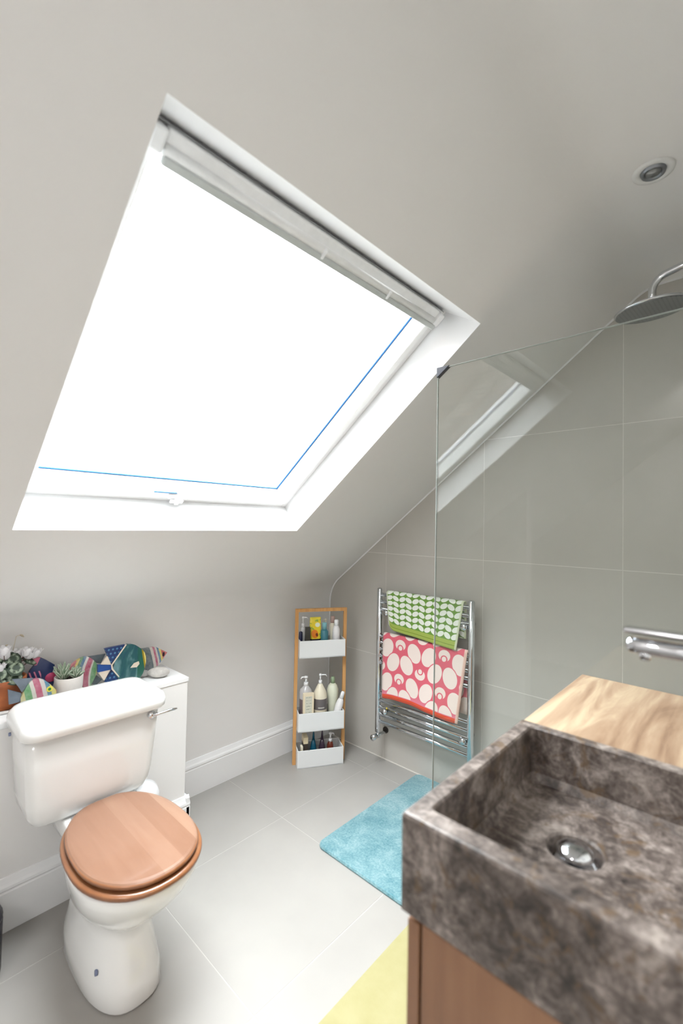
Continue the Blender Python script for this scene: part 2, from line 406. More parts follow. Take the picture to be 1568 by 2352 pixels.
bm = bmesh.new(); ring(bm, f1, f2, fy1, fy2, .028, RD-.008, RD+.085, .004); sash = link('sash', bm, WINP, win)
bm = bmesh.new(); ring(bm, O1+.020, O2F-.020, OY1+.020, OY2-.020, .012, RD+.02, RD+.05, 0); link('shadow_gap', bm, plain('gap_grey', (120, 124, 128), .6), win)
g1, g2, gy1, gy2 = f1+.027, f2-.027, fy1+.027, fy2-.027
bm = bmesh.new(); ring(bm, g1, g2, gy1, gy2, .0055, RD+.060, RD+.066, 0); link('gasket', bm, BLUEG, win)
bm = bmesh.new(); rbox(bm, g1, g2, gy1, gy2, RD+.066, RD+.070); link('pane', bm, WGLASS, win)
bm = bmesh.new(); cy = -1.285
rbox(bm, f1-.014, f1+.016, cy-.010, cy+.008, RD-.034, RD-.010, .004); rbox(bm, f1+.004, f1+.022, cy-.038, cy+.040, RD-.020, RD-.009, .004)
rbox(bm, f1-.008, f1+.008, cy-.028, cy+.024, RD-.030, RD-.022, .003); link('catch', bm, WINP, win)
bm = bmesh.new(); rbox(bm, f1+.0265, f1+.0295, cy-.095, cy-.005, RD-.010, RD-.004, .001); link('vent_slot', bm, BLUEG, win)
# roller blind at the head
bl = thing('roller_blind', rp(O2F-.03, -1.27, .12), 'white roller blind wound up in its cassette under the skylight head', 'blind')
by1, by2 = OY1+.030, OY2-.064
bm = bmesh.new(); rbox(bm, O2F-.046, O2F-.003, by1+.03, by2-.004, .110, .142, .006); link('cassette', bm, WHITEPL, bl)
bm = bmesh.new(); tube(bm, [rp(O2F-.040, by1+.034, .112), rp(O2F-.040, by2-.010, .112)], .0125, 18); link('fabric_roll', bm, plain('white_blind_cloth', (226, 226, 224), .8), bl, True)
bm = bmesh.new(); rbox(bm, O2F-.066, O2F-.048, by1+.034, by2+.010, .098, .116, .004); link('bottom_bar', bm, GREYPL, bl)
for yy in (by1, by2-.008):
    bm = bmesh.new(); rbox(bm, O2F-.052, O2F-.006, yy, yy+.030, .100, .140, .006); link('end_bracket', bm, WHITEPL, bl)
for yy in (by1+.46, by1+.74):
    bm = bmesh.new(); rbox(bm, O2F-.058, O2F-.03, yy, yy+.010, .096, .112, .003); link('clip', bm, WHITEPL, bl)
bm = bmesh.new(); rbox(bm, O2F-.0022, O2F-.0002, by1-.004, by2+.030, .126, .142, 0); rbox(bm, O2F-.026, O2F-.0005, by1-.007, by1-.003, .120, .142, 0); link('head_gap_shade', bm, plain('blind_gap_shade_grey', (170, 172, 174), .6), bl)  # solid grey strips stand in for the shade around the cassette

# pale tree seen through the skylight
tr = thing('garden_tree', (-6, 3.7, -1), 'pale leafy treetop faintly seen through the skylight bottom right corner', 'tree')
bm = bmesh.new(); tube(bm, [(-6, 3.7, -1), (-6.02, 3.75, .6), (-6, 3.8, 1.9)], [.12, .09, .04], 8)
for a in range(7):
    th = a*.9; tube(bm, [(-6, 3.77, 1.2+a*.12), (-6+.25*math.cos(th), 3.77+.3*math.sin(th), 1.9+a*.1)], [.03, .008], 6)
link('trunk', bm, plain('tree_bark', (120, 112, 100), .9), tr)
bm = bmesh.new(); rr = random.Random(3)
for k in range(520):
    th = rr.uniform(0, 6.28); ph = rr.uniform(-1, 1); q = rr.uniform(.5, 1)
    c = Vector((-6+.45*q*math.cos(th)*math.sqrt(1-ph*ph), 3.82+.42*q*math.sin(th)*math.sqrt(1-ph*ph), 2.25+.62*q*ph))
    a = Vector((rr.uniform(-1, 1), rr.uniform(-1, 1), rr.uniform(-1, 1))).normalized()*.05; b_ = a.orthogonal().normalized()*.028
    bm.faces.new([bm.verts.new(c+a), bm.verts.new(c+b_), bm.verts.new(c-a), bm.verts.new(c-b_)])
o = link('foliage', bm, plain('pale_leaf', (196, 208, 178), .7), tr); o['kind'] = 'stuff'

# sooty brick flank of the neighbouring house beyond the skylight (mirrored faintly in the shower glass)
nb = thing('neighbour_house', (-2.5, -5.6, 0), 'dark brick flank wall of the neighbouring house, mirrored in the shower glass', 'building')
m, t, b = base('sooty_brick', (92, 82, 74), .9); setc(t, b, ramp(t, noise(t, 3.1, 2, stretch=(1, 1, 3)), [(.35, lin((74, 64, 58))), (.6, lin((98, 86, 78))), (.75, lin((120, 104, 90)))]))
link('wall', bx((-7.5, -6.2, 0), (1.2, -5.61, 6.4)), plain('mortar', (118, 112, 104), .9), nb)
bm = bmesh.new()
for j in range(20, 85):
    for i in range(-1, 39):
        x0 = -7.5+.225*i+(.1125 if j % 2 else 0); z0 = .075*j
        if x0 > -7.5 and x0+.215 < 1.2: box(bm, (x0, -5.612, z0), (x0+.215, -5.60, z0+.065))
o = link('brickwork', bm, m, nb); o['kind'] = 'stuff'

# ---------------------------------------------------------------- ceiling spotlight
sx, sy = 1.713, -.689
sp = thing('ceiling_spotlight', (sx, sy, ZC), 'small round recessed ceiling spotlight with white rim above the shower', 'spotlight')
bm = bmesh.new(); lathe(bm, [(.050, -.0005), (.049, -.003), (.042, -.005), (.034, -.0045), (.0305, -.001)], (sx, sy, ZC), 32, cap=False); link('rim', bm, plain('rim_white', (224, 224, 222), .45), sp, True)
bm = bmesh.new(); lathe(bm, [(.0305, -.0015), (.028, -.008), (.022, -.009), (.018, -.003)], (sx, sy, ZC), 28, cap=False); link('bezel', bm, plain('dark_chrome', (150, 154, 160), .35, 1), sp, True)
bm = bmesh.new(); lathe(bm, [(.018, -.006), (.010, -.004), (.001, -.0035)], (sx, sy, ZC), 24); link('lamp', bm, plain('lamp_glass', (200, 202, 200), .2), sp, True)

# ---------------------------------------------------------------- shower screen
GY = -.757; GX = 1.096
gs = thing('shower_screen', (1.5, GY, 0), 'clear frameless glass shower screen standing behind the wooden counter', 'shower screen')
bm = bx((GX, GY-.004, .004), (XR-.002, GY+.004, 1.897)); link('glass_pane', bm, SHGLASS, gs)
m, t, b = base('glass_edge', (168, 174, 170), .3); 
bm = bmesh.new(); box(bm, (GX-.0012, GY-.004, .004), (GX-.0002, GY+.004, 1.897)); box(bm, (GX, GY-.004, 1.8972), (XR-.002, GY+.004, 1.8984)); link('polished_edge', bm, m, gs)
zt = ZK+GX*TT
bm = bmesh.new(); poly = [Vector((GX-.002, GY-.009, 1.900)), Vector((GX+.045, GY-.009, 1.900)), Vector((GX-.002, GY-.009, 1.866))]
prism(bm, poly, (0, .018, 0)); link('corner_clip', bm, DARK, gs)
bm = bx((GX, GY-.006, 0), (XR-.002, GY+.006, .012)); link('floor_channel', bm, CHR, gs)

# ---------------------------------------------------------------- shower head
hx, hy, hz = 1.664, -.38, 2.066
sh = thing('overhead_shower', (hx, hy, hz), 'round chrome rain shower head on a curved arm', 'shower head')
Mt = Matrix.Rotation(R(5), 4, 'X')@Matrix.Rotation(R(-3), 4, 'Y')
bm = bmesh.new(); lathe(bm, [(.104, .001), (.108, .004), (.108, .007), (.104, .010), (.05, .014), (.022, .018), (.001, .019)], (hx, hy, hz), 48, Mt); link('disc', bm, CHR, sh, True)
bm = bmesh.new(); lathe(bm, [(.1025, .0005), (.103, -.0015), (.001, -.002)], (hx, hy, hz), 48, Mt); link('nozzle_plate', bm, FACE, sh)
bm = bmesh.new(); pth = [Vector((hx, hy, hz+.012)), Vector((hx, hy, hz+.06))]
for k in range(1, 9):
    a = R(90-10)*k/8; pth.append(Vector((hx+.05*(1-math.cos(a)), hy-.004*k/8, hz+.06+.05*math.sin(a))))
pth.append(Vector((XR-.001, hy-.055, hz+.165))); tube(bm, pth, .0115, 16); link('arm', bm, CHR, sh, True)
bm = bmesh.new(); lathe(bm, [(.018, 0), (.018, .012), (.0125, .02)], (hx, hy, hz+.016), 20); link('swivel', bm, CHR, sh, True)

# ---------------------------------------------------------------- towel radiator
rx0, rx1, ry, rz0, rz1 = .332, .892, -.082, .185, .992
ra = thing('towel_radiator', (.61, ry, rz0), 'chrome ladder towel radiator fixed to the grey tiled wall', 'radiator')
for xx in (rx0, rx1):
    bm = bmesh.new(); rg = []
    for zz, k in ((rz0, .8), (rz0+.004, 1), (rz1-.006, 1), (rz1, .6)):
        rg.append([Vector((xx+.0165*k*math.cos(th), ry-.002-.016*k*math.sin(th) if math.sin(th) > 0 else ry-.002-.006*k*math.sin(th), zz)) for th in [2*math.pi*i/20 for i in range(20)]])
    loft(bm, rg); link('post', bm, CHR, ra, True)
bars = [.250, .290, .329, .368, .407]+[.578, .615, .652, .689, .724]+[.877, .917, .957]
for zz in bars:
    bm = bmesh.new(); tube(bm, [(rx0, ry-.004, zz), (rx1, ry-.004, zz)], .0105, 12); link('bar', bm, CHR, ra, True)
for xx, zz in ((.39, .318), (.862, .315), (.39, .862), (.862, .862)):
    bm = bmesh.new(); tube(bm, [(xx, -.0005, zz), (xx, ry-.010, zz)], .011, 12); tube(bm, [(xx, ry-.010, zz), (xx, ry-.030, zz)], [.017, .015], 14); link('wall_bracket', bm, CHR, ra, True)
bm = bmesh.new(); tube(bm, [(rx0, ry, rz0+.002), (rx0, ry, rz0-.03)], .011, 12); tube(bm, [(rx0, -.0005, rz0-.018), (rx0, ry-.018, rz0-.018)], .009, 12)
tube(bm, [(rx0, ry-.018, rz0-.018), (rx0+.001, ry-.05, rz0-.018)], [.015, .017], 16); link('valve', bm, CHR, ra, True)
bm = bmesh.new(); tube(bm, [(.326, -.0002, .168), (.326, -.006, .168)], .018, 16); link('pipe_collar', bm, plain('dark_pipe_hole', (60, 54, 48), .6), ra, True)
bm = bmesh.new(); tube(bm, [(.40, ry-.012, .338), (.40, ry-.016, .338)], .005, 10); link('brass_plug', bm, plain('brass_yellow', (226, 196, 60), .3, .4), ra, True)
# ---------------------------------------------------------------- towels
def towel(name, mat, y0, ztop, front, back, label, xlb, xrb, ylb, W_, wav, hang):
    """front: (xl, xr, zl, zr) at the bottom; drape over bar at ztop"""
    bm = bmesh.new(); uvl = bm.loops.layers.uv.new('UVMap'); NU, NV = 34, 30; r = .016
    grid = []
    L1 = ztop-front[2]; rows = []
    for j in range(8): rows.append(('b', 1-j/8))
    for j in range(7): rows.append(('t', j/6))
    for j in range(1, NV+1): rows.append(('f', j/NV))
    for kind, q in rows:
        row = []
        for i in range(NU+1):
            a = i/NU
            wv = wav*(math.sin(a*9+.7)+.5*math.sin(a*21+2))
            if kind == 'b':
                x = xlb+(xrb-xlb)*a; z = ztop-.004-back*q; y = y0+r; v = -.05-back*q
            elif kind == 't':
                th = math.pi*q; x = xlb+(xrb-xlb)*a; y = y0+r*math.cos(th); z = ztop-.004+r*math.sin(th)*.9; v = -.05+.05*q
            else:
                zl, zr = front[2], front[3]; x0 = xlb+(front[0]-xlb)*q; x1 = xrb+(front[1]-xrb)*q
                x = x0+(x1-x0)*a; zb = zl+(zr-zl)*a+hang(a); z = ztop-.004+(zb-(ztop-.004))*q; y = y0-r-wv*q-.012*q*a; v = q*L1
            row.append((bm.verts.new((x, y, z)), a*W_, v))
        grid.append(row)
    for A_, B_ in zip(grid, grid[1:]):
        for i in range(NU):
            vs = (A_[i], A_[i+1], B_[i+1], B_[i]); f_ = bm.faces.new([k[0] for k in vs])
            for lp, k in zip(f_.loops, vs): lp[uvl].uv = (k[1], k[2])
    me = bpy.data.meshes.new(name); bm.to_mesh(me); bm.free(); me.materials.append(mat)
    for p in me.polygons: p.use_smooth = True
    o = bpy.data.objects.new(name, me); COL.objects.link(o)
    md = o.modifiers.new('thickness', 'SOLIDIFY'); md.thickness = .0055; md.offset = 0
    return o
YT = ry-.004
o = towel('hand_towel', GREEN, YT, .972, (.412, .826, .775, .745), .17, '', .392, .857, 0, .462, .0025,
          lambda a: .028*max(0, 1-a/.09)**2); tag(o, 'green and white leaf-patterned hand towel over the top radiator bars', 'towel')
o = towel('bath_towel', PINK, YT, .738, (.374, .838, .392, .392), .30, '', .374, .880, 0, .506, .003,
          lambda a: .018*math.sin(math.pi*min(1, a*1.3))*(1-a)); tag(o, 'pink and cream leaf-patterned bath towel over the middle radiator bars', 'towel')

# ---------------------------------------------------------------- caddy rack with its boxes
wv_, fv = Vector((.531, .847, 0)), Vector((.847, -.531, 0)); L0 = Vector((0, -.4, 0))
MR = Matrix(((wv_.x, -fv.x*-1, 0, L0.x), (wv_.y, fv.y, 0, L0.y), (0, 0, 1, 0), (0, 0, 0, 1)))
def P(s, t, z): return L0+wv_*s+fv*t+Vector((0, 0, z))
rk = thing('storage_caddy', P(.13, 0, 0), 'narrow bamboo frame rack with three white boxes standing in the corner', 'rack')
for s0 in (-.019, .263):
    link('post', bx((s0, -.009, 0), (s0+.018, .009, .866), .001, MR), BAMB, rk)
link('top_rail', bx((-.001, -.009, .848), (.263, .009, .866), .001, MR), BAMB, rk)
for z0, z1 in ((.0, .096), (.197, .298), (.601, .697)):
    bm = bmesh.new(); a, b_, th_ = .000, .262, .006
    box(bm, (a, -.058, z0), (b_, .058, z0+.006), .0008, MR)
    for lo, hi in (((a, -.058, z0), (b_, -.052, z1)), ((a, .052, z0), (b_, .058, z1)), ((a, -.052, z0), (a+th_, .052, z1)), ((b_-th_, -.052, z0), (b_, .052, z1))): box(bm, lo, hi, .0015, MR)
    link('box', bm, plain('white_lacquer', (226, 228, 228), .4, var=0), rk)
# bottles ------------------------------------------------
def bottle(name, s, t, z0, parts, label, cat='bottle', tilt=None, seg=18):
    """parts: (part name, material, profile[(r, z)], sx)"""
    c = P(s, t, z0); th = thing(name, c, label, cat)
    Mb = tilt or Matrix.Identity(4)
    for nm, mat, prf in parts:
        bm = bmesh.new(); lathe(bm, prf, (0, 0, 0), seg, Mb); bmesh.ops.translate(bm, verts=bm.verts, vec=c); link(nm, bm, mat, th, True)
    return th
def pump(th, c, z, r, mat, d=(1, 0, 0), ln=.028, h=.045):
    bm = bmesh.new(); d = Vector(d).normalized(); b0 = Vector(c)+Vector((0, 0, z))
    tube(bm, [b0, b0+Vector((0, 0, h*.35))], [r*1.0, r*.9], 12); tube(bm, [b0+Vector((0, 0, h*.35)), b0+Vector((0, 0, h*.8))], r*.42, 10)
    tube(bm, [b0+Vector((0, 0, h*.8)), b0+Vector((0, 0, h))], [r*.8, r*.7], 12); tube(bm, [b0+Vector((0, 0, h*.9)), b0+Vector((0, 0, h*.88))+d*ln*.8, b0+Vector((0, 0, h*.7))+d*ln], [r*.35, r*.32, r*.25], 8)
    link('pump', bm, mat, th, True)
Z3, Z2, Z1 = .608, .204, .007
CLR = plain('clear_bottle_plastic', (205, 206, 206), .15); CREAM = plain('cream_plastic', (222, 216, 196), .4)
t_ = bottle('pump_bottle', .030, -.020, Z3, [('body', CLR, [(.014, 0), (.015, .003), (.015, .13), (.012, .145), (.006, .152)])], 'slim clear pump bottle in the top caddy box, left end')
pump(t_, P(.030, -.020, Z3), .150, .009, WHITEPL, wv_, .03, .06)
b0 = P(.012, .012, Z3); th = thing('tube_bottle', b0, 'narrow navy and white tube at the left end of the top caddy box', 'tube')
bm = bmesh.new(); lathe(bm, [(.010, 0), (.010, .128), (.006, .132)], b0, 12); link('body', bm, plain('navy_plastic', (22, 26, 60), .4), th, True)
def carton(name, s0, s1, t0, t1, z0, z1, mat, label, cat='carton', rot=0, extra=()):
    c = P((s0+s1)/2, (t0+t1)/2, z0); th = thing(name, c, label, cat); M0 = Matrix.Translation(c)@Matrix.Rotation(math.atan2(wv_.y, wv_.x)+rot, 4, 'Z')
    w_, d_ = (s1-s0)/2, (t1-t0)/2
    bm = bx((-w_, -d_, 0), (w_, d_, z1-z0), .001, M0); link('body', bm, mat, th)
    for nm, mt, lo, hi in extra:
        bm = bx(lo, hi, .0003, M0); link(nm, bm, mt, th)
    return th
BLK = plain('black_card', (54, 52, 46), .5)
carton('black_carton', .034, .062, .015, .04, Z3, .767, BLK, 'small black carton standing before the yellow pouch')
# yellow pouch with printed fruit
m, t, b = base('yellow_printed_pouch', (226, 200, 40), .35)
x, y, z = coords(t)
zz = z; n = noise(t, 45, 3)
c = mixc(t, n.gt(.56), lin((228, 204, 48)), lin((150, 172, 60)))
c = mixc(t, ellipse(x*.53+y*.85, zz, -.004, .115, .020, .024, .3, .2), c, lin((226, 128, 34)))
c = mixc(t, ellipse(x*.53+y*.85, zz, .008, .110, .007, .010, .3, .3), c, lin((120, 52, 20)))
c = mixc(t, ellipse(x*.53+y*.85, zz, .012, .165, .014, .012, 0, .4), c, lin((228, 236, 214)))
c = mixc(t, ((zz-.082).abs()).step(.005, .001), c, lin((26, 28, 50)))
c = mixc(t, zz.step(.076, .002), c, lin((236, 210, 40)))
c = mixc(t, zz.step(.195, .004), lin((232, 214, 70)), c)
setc(t, b, c)
c0 = P(.097, .0, Z3); th = thing('refill_pouch', c0, 'bright yellow refill pouch printed with orange fruit in the top caddy box', 'pouch')
bm = bmesh.new(); rg = []
for zz_, w_, d_ in ((0, .030, .018), (.03, .032, .018), (.10, .033, .013), (.17, .0325, .006), (.208, .031, .0015)):
    rg.append([c0+wv_*(w_*math.copysign(abs(math.cos(a))**.5, math.cos(a)))-fv*(d_*math.sin(a))+Vector((0, 0, zz_)) for a in [2*math.pi*k/20 for k in range(20)]])
loft(bm, rg); link('body', bm, m, th, True)
BLU = plain('teal_blue_plastic', (62, 120, 134), .3); 
t_ = bottle('blue_bottle', .151, .0, Z3, [('body', BLU, [(.021, 0), (.023, .004), (.023, .125), (.014, .138)]), ('cap', plain('pale_blue_cap', (126, 178, 186), .4), [(.0135, .134), (.0135, .172), (.012, .175)])], 'blue bottle with pale blue cap in the top caddy box')
t_ = bottle('clear_pump_bottle', .166, -.032, Z3, [('body', CLR, [(.015, 0), (.016, .004), (.016, .13), (.008, .142)])], 'clear pump bottle behind the blue bottle')
pump(t_, P(.166, -.032, Z3), .14, .007, CREAM, -wv_, .022, .05)
t_ = bottle('white_bottle', .219, .008, Z3, [('body', plain('white_bottle', (230, 228, 228), .35), [(.020, 0), (.0215, .004), (.0215, .120), (.020, .140), (.015, .152), (.0128, .158)]), ('cap', WHITEPL, [(.0125, .156), (.013, .186), (.010, .191)])], 'white bottle with white cap at the right end of the top caddy box')
t_ = bottle('pink_capped_bottle', .206, -.030, Z3, [('body', CREAM, [(.016, 0), (.017, .004), (.017, .15), (.012, .168)]), ('cap', plain('dusty_pink_cap', (188, 160, 150), .4), [(.0125, .166), (.0125, .2), (.010, .204)])], 'cream bottle with dusty pink cap behind the white bottle')
# middle box
m, t, b = base('clear_bottle_dark_liquid', (180, 178, 180), .15); x, y, z = coords(t)
setc(t, b, mixc(t, z.step(.155, .004), lin((196, 194, 194)), lin((112, 98, 100)))); CLQ = m
t_ = bottle('soap_bottle', .053, -.013, Z2, [('body', CLQ, [(.034, 0), (.036, .005), (.036, .19), (.031, .206), (.015, .222), (.012, .228)])], 'large clear pump bottle behind the cream carton in the middle box')
pump(t_, P(.053, -.013, Z2), .226, .014, WHITEPL, -wv_, .03, .052)
m, t, b = base('cream_printed_carton', (228, 214, 188), .5); x, y, z = coords(t); u = x*.53+y*.85
c = mixc(t, z.step(.078, .001), lin((228, 214, 186)), lin((232, 170, 148)))
pn = (u.abs()).step(.020, .001)*z.gt(.088)*z.lt(.185); txt = (z.mod(.016)).lt(.004)*(u.abs()).lt(.014)*noise(t, 180, 1).gt(.5)
c = mixc(t, pn, c, lin((206, 204, 188))); c = mixc(t, pn*txt, c, lin((140, 144, 130)))
setc(t, b, c)
th = carton('cream_carton', .028, .088, .0265, .049, Z2, .403, m, 'cream carton with pink foot leaning in the middle caddy box')
m, t, b = base('cream_bottle_grey_label', (226, 219, 198), .35); x, y, z = coords(t)
lab = z.gt(.100)*z.lt(.160)
tx = (x*.53+y*.85).abs().lt(.018)*(((z-.113).abs()).lt(.003)) 
c = mixc(t, lab, lin((226, 218, 196)), lin((104, 98, 98))); c = mixc(t, lab*tx, c, lin((200, 198, 190))); setc(t, b, c)
t_ = bottle('lotion_bottle', .132, .006, Z2, [('body', m, [(.037, 0), (.039, .004), (.0395, .15), (.040, .165), (.036, .188), (.026, .210), (.015, .230), (.010, .238)])], 'cream pump bottle with dark grey label in the middle caddy box', seg=24)
pump(t_, P(.132, .006, Z2), .236, .0105, WHITEPL, wv_, .038, .055)
PGRN = plain('pale_green_plastic', (214, 216, 196), .35)
t_ = bottle('green_bottle', .212, -.020, Z2, [('body', PGRN, [(.020, 0), (.022, .004), (.026, .09), (.033, .16), (.0335, .19), (.026, .212), (.013, .226)]), ('cap', plain('sage_cap', (140, 160, 128), .4), [(.012, .224), (.012, .25), (.008, .262)])], 'pale green curvy bottle with sage cap in the middle caddy box')
TL = Matrix.Rotation(R(17), 4, Vector((-fv.x, -fv.y, 0)))
t_ = bottle('leaning_bottle', .206, .028, Z2+.006, [('body', plain('white_bottle', (230, 228, 228), .35), [(.018, 0), (.021, .004), (.0215, .115), (.019, .135), (.0125, .152)]), ('cap', WHITEPL, [(.012, .15), (.0105, .185), (.007, .192)])], 'white bottle leaning right in the middle caddy box', tilt=TL)
# bottom box
m, t, b = base('black_cream_carton', (60, 54, 48), .5); x, y, z = coords(t)
setc(t, b, mixc(t, z.step(.108, .001), lin((222, 208, 174)), lin((66, 58, 52))))
th = carton('two_tone_carton', .040, .066, -.040, .020, Z1, .150, m, 'black carton with cream top in the bottom caddy box', rot=R(0))
th = carton('cream_tub', .022, .034, .010, .040, Z1, .110, CREAM, 'low cream packet at the left end of the bottom caddy box', 'packet')
for s_, nm, cl, lb in ((.100, 'teal_bottle', (22, 84, 108), 'teal tapered bottle in the bottom caddy box'), (.150, 'purple_bottle', (64, 50, 66), 'dark purple tapered bottle in the bottom caddy box')):
    mt = plain(nm+'_plastic', cl, .25)
    bottle(nm, s_, .0, Z1, [('body', mt, [(.018, 0), (.0205, .004), (.0195, .06), (.014, .095), (.0085, .12)]), ('cap', mt, [(.0075, .118), (.0045, .158), (.003, .165)])], lb)
t_ = bottle('amber_bottle', .197, .005, Z1, [('body', plain('amber_glass', (104, 46, 34), .15), [(.017, 0), (.0185, .004), (.0185, .085), (.013, .1), (.009, .104)])], 'small amber bottle with white pump in the bottom caddy box')
pump(t_, P(.197, .005, Z1), .102, .0105, WHITEPL, wv_, .022, .050)

# ---------------------------------------------------------------- mats
def mat_slab(name, x0, x1, y0, y1, z0, z1, r, mat, sub=0, amp=0):
    bm = bmesh.new(); rg = []
    def rr_(ins, z): 
        out = []
        for cx, cy, a0 in ((x1-r, y1-r, 0), (x0+r, y1-r, 90), (x0+r, y0+r, 180), (x1-r, y0+r, 270)):
            for k in range(7):
                a = R(a0+15*k); out.append(Vector((cx+(r-ins)*math.cos(a), cy+(r-ins)*math.sin(a), z)))
        return out
    h = z1-z0
    loft(bm, [rr_(0.002, z0), rr_(0, z0+h*.4), rr_(.003, z0+h*.85), rr_(.008, z1)])
    return link(name, bm, mat, None, False)
o = mat_slab('bath_mat', .551, 1.07, -.772, -.012, .0005, .016, .035, TEAL); rebase(o, (.8, -.4, 0)); tag(o, 'teal fluffy bath mat on the floor below the towel radiator', 'bath mat')
o = mat_slab('floor_mat', 1.045, 1.50, -1.75, -.80, .0005, .009, .010, YEL); rebase(o, (1.27, -1.3, 0)); tag(o, 'plain yellow flat mat on the floor beside the vanity cabinet', 'mat')

# ---------------------------------------------------------------- vanity, counter, basin
X0, X1 = 1.563, XR-.002; SY0, SY1 = -1.611, -1.186; SZ0, SZ1 = .824, .955
vc = thing('vanity_cabinet', (1.8, -1.2, 0), 'brown wooden vanity cabinet carrying the stone basin', 'cabinet')
link('side_panel', bx((1.592, -1.603, .08), (X1, -1.583, .815), .001), CABW, vc)
link('side_panel', bx((1.592, -.785, .08), (X1, -.765, .815), .001), CABW, vc)
link('base_panel', bx((1.592, -1.583, .08), (X1, -.785, .10), 0), CABW, vc)
link('back_panel', bx((X1-.012, -1.583, .10), (X1, -.785, .815), 0), CABW, vc)
link('shelf', bx((1.60, -1.583, .45), (X1-.012, -.785, .468), 0), CABW, vc)
link('top_panel', bx((1.592, -1.583, .797), (X1, -.785, .815), 0), CABW, vc)
link('plinth', bx((1.63, -1.58, 0), (X1, -.79, .08), 0), plain('dark_plinth', (70, 60, 52), .6), vc)
for y0_, y1_ in ((-1.604, -1.187), (-1.183, -.766)):
    d_ = link('door', bx((1.570, y0_, .085), (1.588, y1_, .812), .0012), CABW, vc)
    yy = y1_-.03 if y0_ < -1.3 else y0_+.03
    bm = bmesh.new(); tube(bm, [(1.571, yy, .70), (1.555, yy, .70)], [.006, .010], 14); link('knob', bm, STEEL, d_, True)
# wooden top block beside the basin
bm = bx((X0, SY1+.003, .915), (X1, -.765, .951), .002); o = link('wooden_countertop', bm, TOPW); rebase(o, (1.81, -.97, .915)); tag(o, 'pale figured wooden countertop slab behind the stone basin', 'countertop')
bm = bx((X0+.012, SY1+.004, .816), (X1, -.768, .914), .001); link('drawer_front', bm, CABW, vc)
# stone basin
bs = thing('stone_basin', (1.81, -1.4, SZ0), 'rectangular mottled grey-brown stone basin on the vanity cabinet', 'basin')
bm = bmesh.new(); w1, w2 = .027, .034
def rrect(x0, x1, y0, y1, r, z, k=4, m=0):
    out = []
    for cx, cy, a0 in ((x1-r, y1-r, 0), (x0+r, y1-r, 90), (x0+r, y0+r, 180), (x1-r, y0+r, 270)):
        for i in range(k+1):
            a = R(a0+90*i/k); out.append(Vector((cx+r*math.cos(a), cy+r*math.sin(a), z)))
        if m:
            p = out[-1]; nx = {0: (x0+r, y1), 90: (x0, y0+r), 180: (x1-r, y0), 270: (x1, y1-r)}[a0]
            for i in range(1, m): out.append(p.lerp(Vector((nx[0], nx[1], z)), i/m))
    return out
ix0, ix1, iy0, iy1 = X0+w1, X1-.06, SY0+w2, SY1-.022
rings = [rrect(X0, X1, SY0, SY1, .002, SZ0, 4, 10), rrect(X0-.001, X1, SY0-.001, SY1, .003, SZ1-.005, 4, 10), rrect(X0+.001, X1, SY0+.001, SY1-.001, .004, SZ1-.001, 4, 10), rrect(X0+.005, X1-.004, SY0+.005, SY1-.005, .005, SZ1, 4, 10),
         rrect(ix0-.003, ix1+.003, iy0-.003, iy1+.003, .008, SZ1, 4, 10), rrect(ix0, ix1, iy0, iy1, .008, SZ1-.003, 4, 10), rrect(ix0+.002, ix1-.002, iy0+.002, iy1-.002, .010, SZ1-.085, 4, 10), rrect(ix0+.012, ix1-.012, iy0+.012, iy1-.010, .02, SZ1-.099, 4, 10)]
dx, dy = 1.713, -1.362
ring0 = rings[-1]
vr = [[bm.verts.new(p) for p in r_] for r_ in rings]
# basin floor flows into the drain recess: rings interpolate from rectangle to circle
def circ(r, z, ref):
    out = []
    for p in ref:
        a = math.atan2(p.y-dy, p.x-dx); out.append(Vector((dx+r*math.cos(a), dy+r*math.sin(a), z)))
    return out
for q in (.35, .7):
    cc = circ(.042, SZ1-.103, ring0); vr.append([bm.verts.new(p.lerp(c, q)) for p, c in zip(ring0, cc)])
for r_, z_ in ((.042, SZ1-.1035), (.039, SZ1-.107), (.037, SZ1-.116), (.036, SZ1-.127)): vr.append([bm.verts.new(p) for p in circ(r_, z_, ring0)])
skin(bm, vr, True)
link('bowl', bm, STONE, bs)
bm = bmesh.new(); lathe(bm, [(.034, -.1265), (.030, -.123), (.026, -.1235), (.010, -.1255)], (dx, dy, SZ1), 28); dr = link('drain_ring', bm, CHR, bs, True)
bm = bmesh.new(); lathe(bm, [(.010, -.125), (.010, -.112), (.026, -.110), (.0275, -.107), (.025, -.102), (.017, -.0975), (.007, -.0955), (.001, -.095)], (dx, dy, SZ1), 32); link('plug', bm, CHR, bs, True)
# wall-mounted basin mixer
tp = thing('basin_tap', (XR, -1.385, 1.18), 'chrome wall-mounted basin tap with flat lever above its spout', 'tap')
bm = bmesh.new(); tube(bm, [(XR, -1.385, 1.187), (1.80, -1.385, 1.187), (1.790, -1.385, 1.187), (1.786, -1.385, 1.187)], [.0125, .0115, .0110, .007], 20); link('spout', bm, CHR, tp, True)
bm = bmesh.new(); lathe(bm, [(.007, 0), (.0075, .006), (.009, .010)], (1.808, -1.385, 1.169), 16); link('nozzle', bm, CHR, tp, True)
bm = bx((1.783, -1.397, 1.2035), (XR-.04, -1.373, 1.2115), .003); link('lever', bm, CHR, tp)
bm = bmesh.new(); tube(bm, [(XR, -1.385, 1.195), (XR-.05, -1.385, 1.195)], .024, 24); link('mixer_body', bm, CHR, tp, True)

# ---------------------------------------------------------------- toilet
TY = -1.532
to = thing('toilet', (.45, TY, 0), 'white ceramic toilet with cistern and closed wooden seat', 'toilet')
bm = bmesh.new(); rg = []
